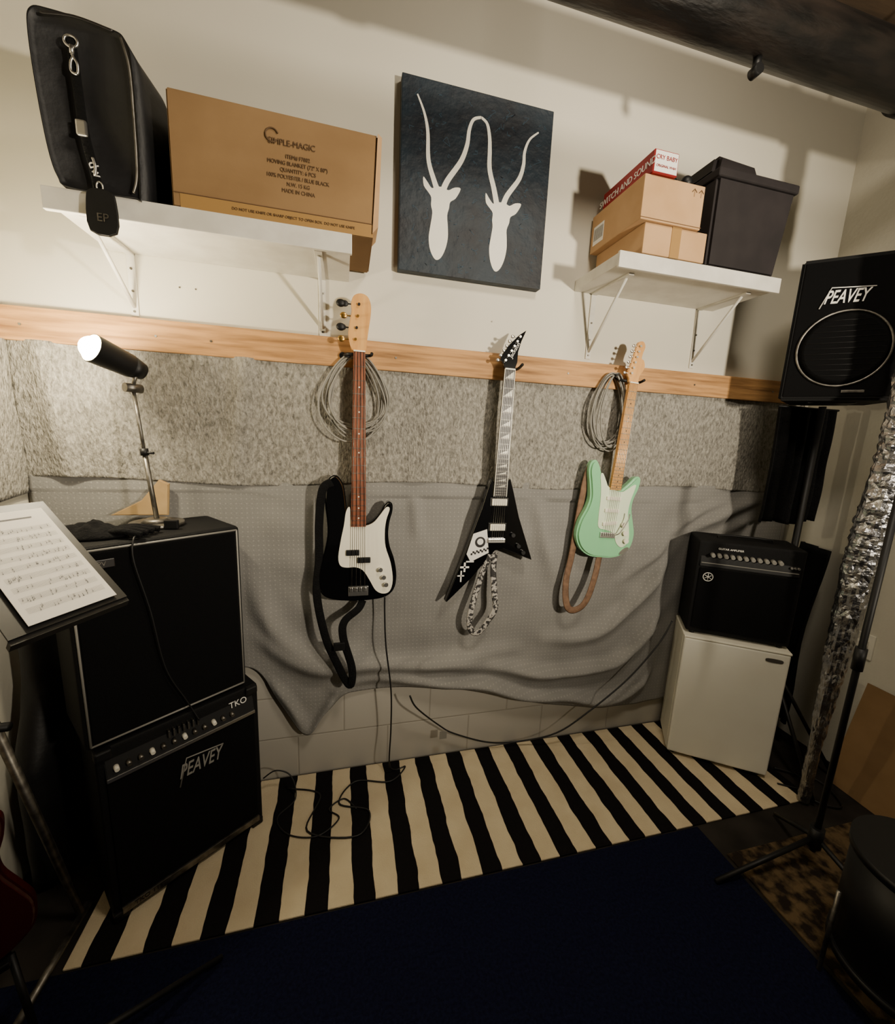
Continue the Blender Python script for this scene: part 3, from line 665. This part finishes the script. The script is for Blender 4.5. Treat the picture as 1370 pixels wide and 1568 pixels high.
# folding stand and dark red guitar, lower left
g=grp('keyboard_stand')
tube('leg_1',[(-.805,-.45,.022),(-.83,-.60,.81)],.011,STEEL,g,smooth=False)
tube('foot_1',[(-.80,-.42,.02),(-.815,-.72,.02)],.011,STEEL,g,smooth=False)
tube('leg_2',[(-.98,-.45,.022),(-.99,-.60,.81)],.011,BPLASTIC,g,smooth=False)
tube('cross_bar',[(-.80,-.60,.80),(-1.0,-.60,.80)],.011,BPLASTIC,g,smooth=False)
G=grp('electric_guitar',(-.885,-.74,.24),rz=30,ry=-.05)
prism('body',[(a_*1.0,b2) for a_,b2 in SB],-.02,.02,REDG,G,bev=.008,smooth=4)
neck(G,.056,.042,.325,.80,-.028,ROSE,21)
prism('headstock',[(-.021,.80),(.021,.80),(.036,.85),(.044,.875),(.024,.91),(.030,.955),(.0,.975),(-.022,.90),(-.036,.83)],-.026,-.012,MAPLE,G,bev=.002,smooth=3)
box('stand_yoke',-.09,.09,-.03,.03,-.02,-.002,BPLASTIC,G,.004)
for x in (-.09,.09): tube('stand_leg',[(x,0,-.01),(x*1.2,-.08,-.21)],.008,BPLASTIC,G,smooth=False)
tube('stand_leg_rear',[(0,.02,-.01),(0,.12,-.21)],.008,BPLASTIC,G,smooth=False)

# ------------------------------------------------------------- fridge + amp
FA=math.degrees(math.atan2(-.24,.35))
g=grp('mini_fridge',(1.60,-.225,.0085),rz=FA);w=.425
box('cabinet',0,w,.035,.25,.012,.648,FRIDGE,g,.006,3)
box('door',0,w,-.006,.030,.02,.642,FRIDGE,g,.010,4)
box('door_gasket',.006,w-.006,.029,.036,.022,.64,CABLEG,g,0)
box('top_trim',-.002,w+.002,-.008,.252,.642,.652,mat('fridge_trim',(226,222,206),.4),g,.004)
prism('badge',[(w-.085,.598),(w-.035,.598),(w-.026,.606),(w-.035,.614),(w-.085,.614),(w-.094,.606)],-.009,-.005,mat('badge_grey',(96,92,86),.4,.5),g,smooth=3)
for x in (.03,w-.03):
    for y in (.03,.22): cyl('foot',(x,y,0),(x,y,.014),.012,BPLASTIC,g)
g=grp('guitar_amplifier',(1.615,-.213,.6615),rz=FA);w=.415;hh=.465
box('cabinet_shell',0,w,.01,.235,0.012,hh,BLACK,g,.010,3)
box('grille',.018,w-.018,.004,.015,.035,.335,GRILL,g,.003)
hexa('control_panel',[(.015,.002,.345),(w-.015,.002,.345),(w-.015,.03,.345),(.015,.03,.345),(.015,.02,.452),(w-.015,.02,.452),(w-.015,.04,.452),(.015,.04,.452)],BPLASTIC,g,.002)
for i in range(11): cyl('knob',(.06+i*.026,-.016,.402),(.06+i*.026,.010,.404),.008,LOGO,g,seg=14,r1=.010)
for i in range(3): cyl('jack',(.365+i*.013,-.002,.385),(.365+i*.013,.012,.385),.005,CHROME,g,seg=10)
box('panel_stripe',.02,w-.02,.002,.012,.360,.363,LOGO,g,0)
text('panel_print','GUITAR AMPLIFIER',.012,(.13,.006,.434),PRINTW,g,rot=(80,0,0))
tube('logo_ring',[(.055+.020*math.cos(a_),.001,.295+.020*math.sin(a_)) for a_ in [i*math.pi/6 for i in range(12)]],.0018,PRINTW,g,closed=True,n=3,seg=6)
for k in range(3):
    a_=k*math.pi/3+math.pi/2;dx,dz=.016*math.cos(a_),.016*math.sin(a_);tube('logo_fork',[(.055-dx,.001,.295-dz),(.055+dx,.001,.295+dz)],.0013,PRINTW,g,smooth=False,seg=6)
tube('handle',[(.10,.13,hh),(.12,.13,hh+.014),(.30,.13,hh+.014),(.32,.13,hh)],.010,BPLASTIC,g,flat=.4,up=(0,0,1))
for x in (.03,w-.03):
    for y in (.03,.20): cyl('foot',(x,y,0),(x,y,.014),.012,BPLASTIC,g)

# ------------------------------------------------------------- PA speaker
g=grp('pa_speaker',(1.81,-.30,1.766),rz=math.degrees(math.atan2(-.27,.29)));w=.40;hh=.55
hexa('cabinet_shell',[(0,0,0),(w,0,0),(w-.05,.24,0),(.08,.24,0),(0,0,hh),(w,0,hh),(w-.05,.24,hh),(.08,.24,hh)],BLACK,g,.010)
box('baffle',.015,w-.015,-.004,.01,.015,hh-.015,GRILL,g,.004)
RC=.178
cyl('woofer_grille',(RC,-.022,.20),(RC,-.004,.20),.122,GRILL,g,r1=.142,seg=48)
tube('grille_ring',[(RC+.144*math.cos(a_),-.008,.20+.144*math.sin(a_)) for a_ in [i*math.pi/12 for i in range(24)]],.0045,STEEL,g,closed=True,n=2,seg=6)
for k in range(-5,6):
    hw=math.sqrt(.123**2-(k*.021)**2);tube('grille_bar',[(RC-hw,-.0225,.20+k*.021),(RC+hw,-.0225,.20+k*.021)],.0013,BPLASTIC,g,smooth=False,seg=5)
text('logo','PEAVEY',.070,(.155,-.008,.395),PRINTW,g,shear=.35,sx=.55,bold=.0008)
tube('logo_stroke',[(.08,-.008,.357),(.108,-.008,.433),(.24,-.008,.425)],.002,PRINTW,g,smooth=False)
box('lower_badge',.20,.27,-.008,-.003,.030,.040,STEEL,g,.001)
box('stand_adapter',.12,.28,.08,.20,-.004,.002,BPLASTIC,g,.001)
g=grp('speaker_stand')
cyl('pole',(2.12,-.27,.02),(2.12,-.27,1.760),.014,BPLASTIC,g)
for e in ((2.34,-.16),(2.03,-.62),(2.30,-.52)): tube('leg',[(2.12,-.27,.5),(e[0],e[1],.015)],.009,BPLASTIC,g,smooth=False)
def curt(u,v):
    x=1.935+.33*u;z=1.752-.54*v
    return (x+.01*math.sin(v*3),-.225+.020*math.sin(u*38)+.008*noise.noise(Vector((x*20,z*5,0))),z+.01*math.sin(u*9)*v)
g=grp('black_curtain',(0,0,0))
grid('cloth',110,20,curt,CLOTHB,g,solid=.003)
tube('rod',[(1.92,-.225,1.754),(2.29,-.225,1.754)],.005,BPLASTIC,g,smooth=False)

# ------------------------------------------------------------- flexible duct (crinkled foil)
PD=cat([(1.975,-.64,2.75),(1.975,-.64,2.3),(1.985,-.64,1.79),(1.985,-.64,1.55),(1.962,-.635,1.29),(1.955,-.63,1.07),(1.955,-.625,.70),(1.975,-.61,.35),(2.0,-.60,.02)],26)
bm=bmesh.new();rings=[]
for i,p in enumerate(PD):
    t=(PD[min(i+1,len(PD)-1)]-PD[max(i-1,0)]).normalized();n1=Vector((1,0,0));n1=(n1-t*n1.dot(t)).normalized();n2=t.cross(n1)
    rg=[]
    for k in range(30):
        a_=2*math.pi*k/30
        r_=.052+.0015*math.sin(i*1.3)+.007*noise.noise(Vector((math.cos(a_)*2,math.sin(a_)*2,p.z*12)))+.005*noise.noise(Vector((math.cos(a_)*6,math.sin(a_)*6,p.z*45)))+random.uniform(-.0016,.0016)
        if p.z<1.1: r_*=.42+.58*max(0,p.z-.3)/.8 if p.z>.3 else .42
        rg.append(bm.verts.new(p+n1*math.cos(a_)*r_+n2*math.sin(a_)*r_))
    rings.append(rg)
for R1,R2 in zip(rings,rings[1:]):
    for k in range(30): bm.faces.new((R1[k],R1[(k+1)%30],R2[(k+1)%30],R2[k]))
bmesh.ops.triangulate(bm,faces=bm.faces[:])
bmesh.ops.recalc_face_normals(bm,faces=bm.faces[:])
fin('flexible_duct',bm,FOIL,None,False)

# ------------------------------------------------------------- right side clutter
g=grp('microphone_stand',(1.70,-.83,.009))
cyl('pole',(0,0,.08),(0,0,1.50),.010,BPLASTIC,g)
cyl('clutch',(0,0,.82),(0,0,.90),.016,BPLASTIC,g)
cyl('hub',(0,0,.10),(0,0,.18),.022,BPLASTIC,g)
for e in ((-.40,.03),(.10,.20),(.06,-.24)): tube('leg',[(0,0,.14),(e[0],e[1],.008)],.009,BPLASTIC,g,smooth=False)
g=grp('cymbal_stand')
bx,by=2.02,-.95
tube('chrome_leg_1',[(bx,by,.26),(1.84,-.86,.02)],.008,CHROME,g,smooth=False)
tube('chrome_leg_2',[(bx,by,.20),(1.85,-.93,.02)],.006,CHROME,g,smooth=False)
tube('chrome_leg_3',[(bx,by,.30),(2.22,-.78,.02)],.008,CHROME,g,smooth=False)
tube('chrome_leg_4',[(bx,by,.30),(2.02,-1.20,.02)],.008,CHROME,g,smooth=False)
tube('chrome_brace',[(1.90,-.885,.11),(bx,by,.11)],.005,CHROME,g,smooth=False)
cyl('pole',(bx,by,.08),(bx,by,.80),.011,CHROME,g)
cyl('clamp',(bx,by,.26),(bx,by,.31),.018,CHROME,g)
g=grp('cardboard_sheet')
slab('panel',(2.27,-.52,.002),(2.25,-1.0,.002),(2.37,-1.0,.50),(2.39,-.52,.50),.006,KRAFT,g)
g=grp('floor_tom',(1.53,-1.17,.0))
cyl('shell',(0,0,.12),(0,0,.46),.15,BPLASTIC,g,seg=48)
cyl('hoop_top',(0,0,.445),(0,0,.47),.157,BPLASTIC,g,seg=48)
cyl('hoop_bottom',(0,0,.11),(0,0,.135),.157,BPLASTIC,g,seg=48)
for k in range(3):
    a_=k*2.1+.4;tube('leg',[(.165*math.cos(a_),.165*math.sin(a_),.30),(.165*math.cos(a_),.165*math.sin(a_),.01)],.006,STEEL,g,smooth=False)
def coat(u,v):
    x=2.20+.08*u;z=.16+.94*v
    return (x+.02*math.sin(z*7),-.34+.16*u+.02*math.sin(u*12+z*4),z)
grid('hanging_jacket',30,30,coat,CLOTHB,None,solid=.012)
g=grp('socket_outlet');box('plate',XR-.008,XR-.0005,-.50,-.42,.60,.72,WHITEP,g,.002);box('plug',XR-.05,XR-.008,-.48,-.44,.66,.69,WHITEP,g,.004)

# cables
tube('instrument_cable',[(.166,-.10,.885),(.168,-.095,.80),(.175,-.10,.66),(.20,-.105,.45),(.205,-.09,.25),(.20,-.10,.08),(.23,-.07,.013),(.28,-.06,.013),(.20,-.13,.013),(.05,-.10,.013),(-.02,-.20,.013),(.10,-.26,.013),(.05,-.36,.013),(-.14,-.30,.013),(-.10,-.14,.013),(-.24,-.08,.013)],.0035,CABLE,None,seg=6)
tube('extension_cord',[(.285,-.10,.41),(.32,-.095,.34),(.44,-.05,.20),(.52,-.045,.14),(.70,-.04,.06),(.86,-.04,.04),(1.04,-.09,.10),(1.20,-.115,.22),(1.40,-.12,.38),(1.55,-.125,.56),(1.62,-.12,.68)],.004,CABLE,None,seg=6)
tube('amplifier_lead',[(-.33,-.10,.10),(-.28,-.09,.12),(-.22,-.10,.09),(-.20,-.14,.013),(-.26,-.22,.013),(-.21,-.30,.013),(-.10,-.33,.013),(-.02,-.27,.013),(-.06,-.22,.013),(-.0,-.18,.013),(.05,-.24,.013)],.003,CABLE,None,seg=6)
tube('fridge_lead',[(2.06,-.42,.013),(2.14,-.50,.013),(2.05,-.60,.013),(2.14,-.66,.013),(2.2,-.55,.013),(2.15,-.47,.013),(2.08,-.55,.013),(1.98,-.50,.013)],.004,CABLE,None,seg=6)
g=grp('cable_tag');box('card',.44,.475,-.062,-.060,.135,.175,CABLEG,g,0)

# ------------------------------------------------------------- lights & camera
def aim(o,loc,tgt):
    o.location=loc;o.rotation_euler=(Vector(tgt)-Vector(loc)).to_track_quat('-Z','Y').to_euler();col.objects.link(o)
l=bpy.data.lights.new('work_light','SPOT');l.energy=430;l.spot_size=math.radians(92);l.spot_blend=1;l.shadow_soft_size=.08;l.color=(1,.88,.69)
aim(bpy.data.objects.new('work_light',l),(1.75,-2.75,1.80),(.58,0,2.28))
l=bpy.data.lights.new('ceiling_fill','AREA');l.shape='DISK';l.size=.45;l.energy=26;l.color=(1,.88,.70)
aim(bpy.data.objects.new('ceiling_fill',l),(.85,-1.45,3.2),(.85,-.35,0))
l=bpy.data.lights.new('lamp_bulb_light','POINT');l.energy=27;l.shadow_soft_size=.03;l.color=(1,.87,.61)
o=bpy.data.objects.new('lamp_bulb_light',l);o.location=h1+dv*.05;col.objects.link(o)
w=bpy.data.worlds.new('world');bpy.context.scene.world=w;w.use_nodes=True
w.node_tree.nodes['Background'].inputs[0].default_value=(.9,.82,.70,1);w.node_tree.nodes['Background'].inputs[1].default_value=.025
fw=Vector((.24571733,.9523683,-.18060349));r=Vector((.96933946,-.2417987,.0437538));u=Vector((.00199996,.18581716,.9825823))
cd=bpy.data.cameras.new('camera');cd.sensor_fit='HORIZONTAL';cd.sensor_width=36;cd.lens=628.39/1370*36;cd.clip_start=.02
co=bpy.data.objects.new('camera',cd);col.objects.link(co)
mw=Matrix((r,u,-fw)).transposed().to_4x4();mw.translation=(0,-1.7287,1.5515);co.matrix_world=mw
bpy.context.scene.camera=co
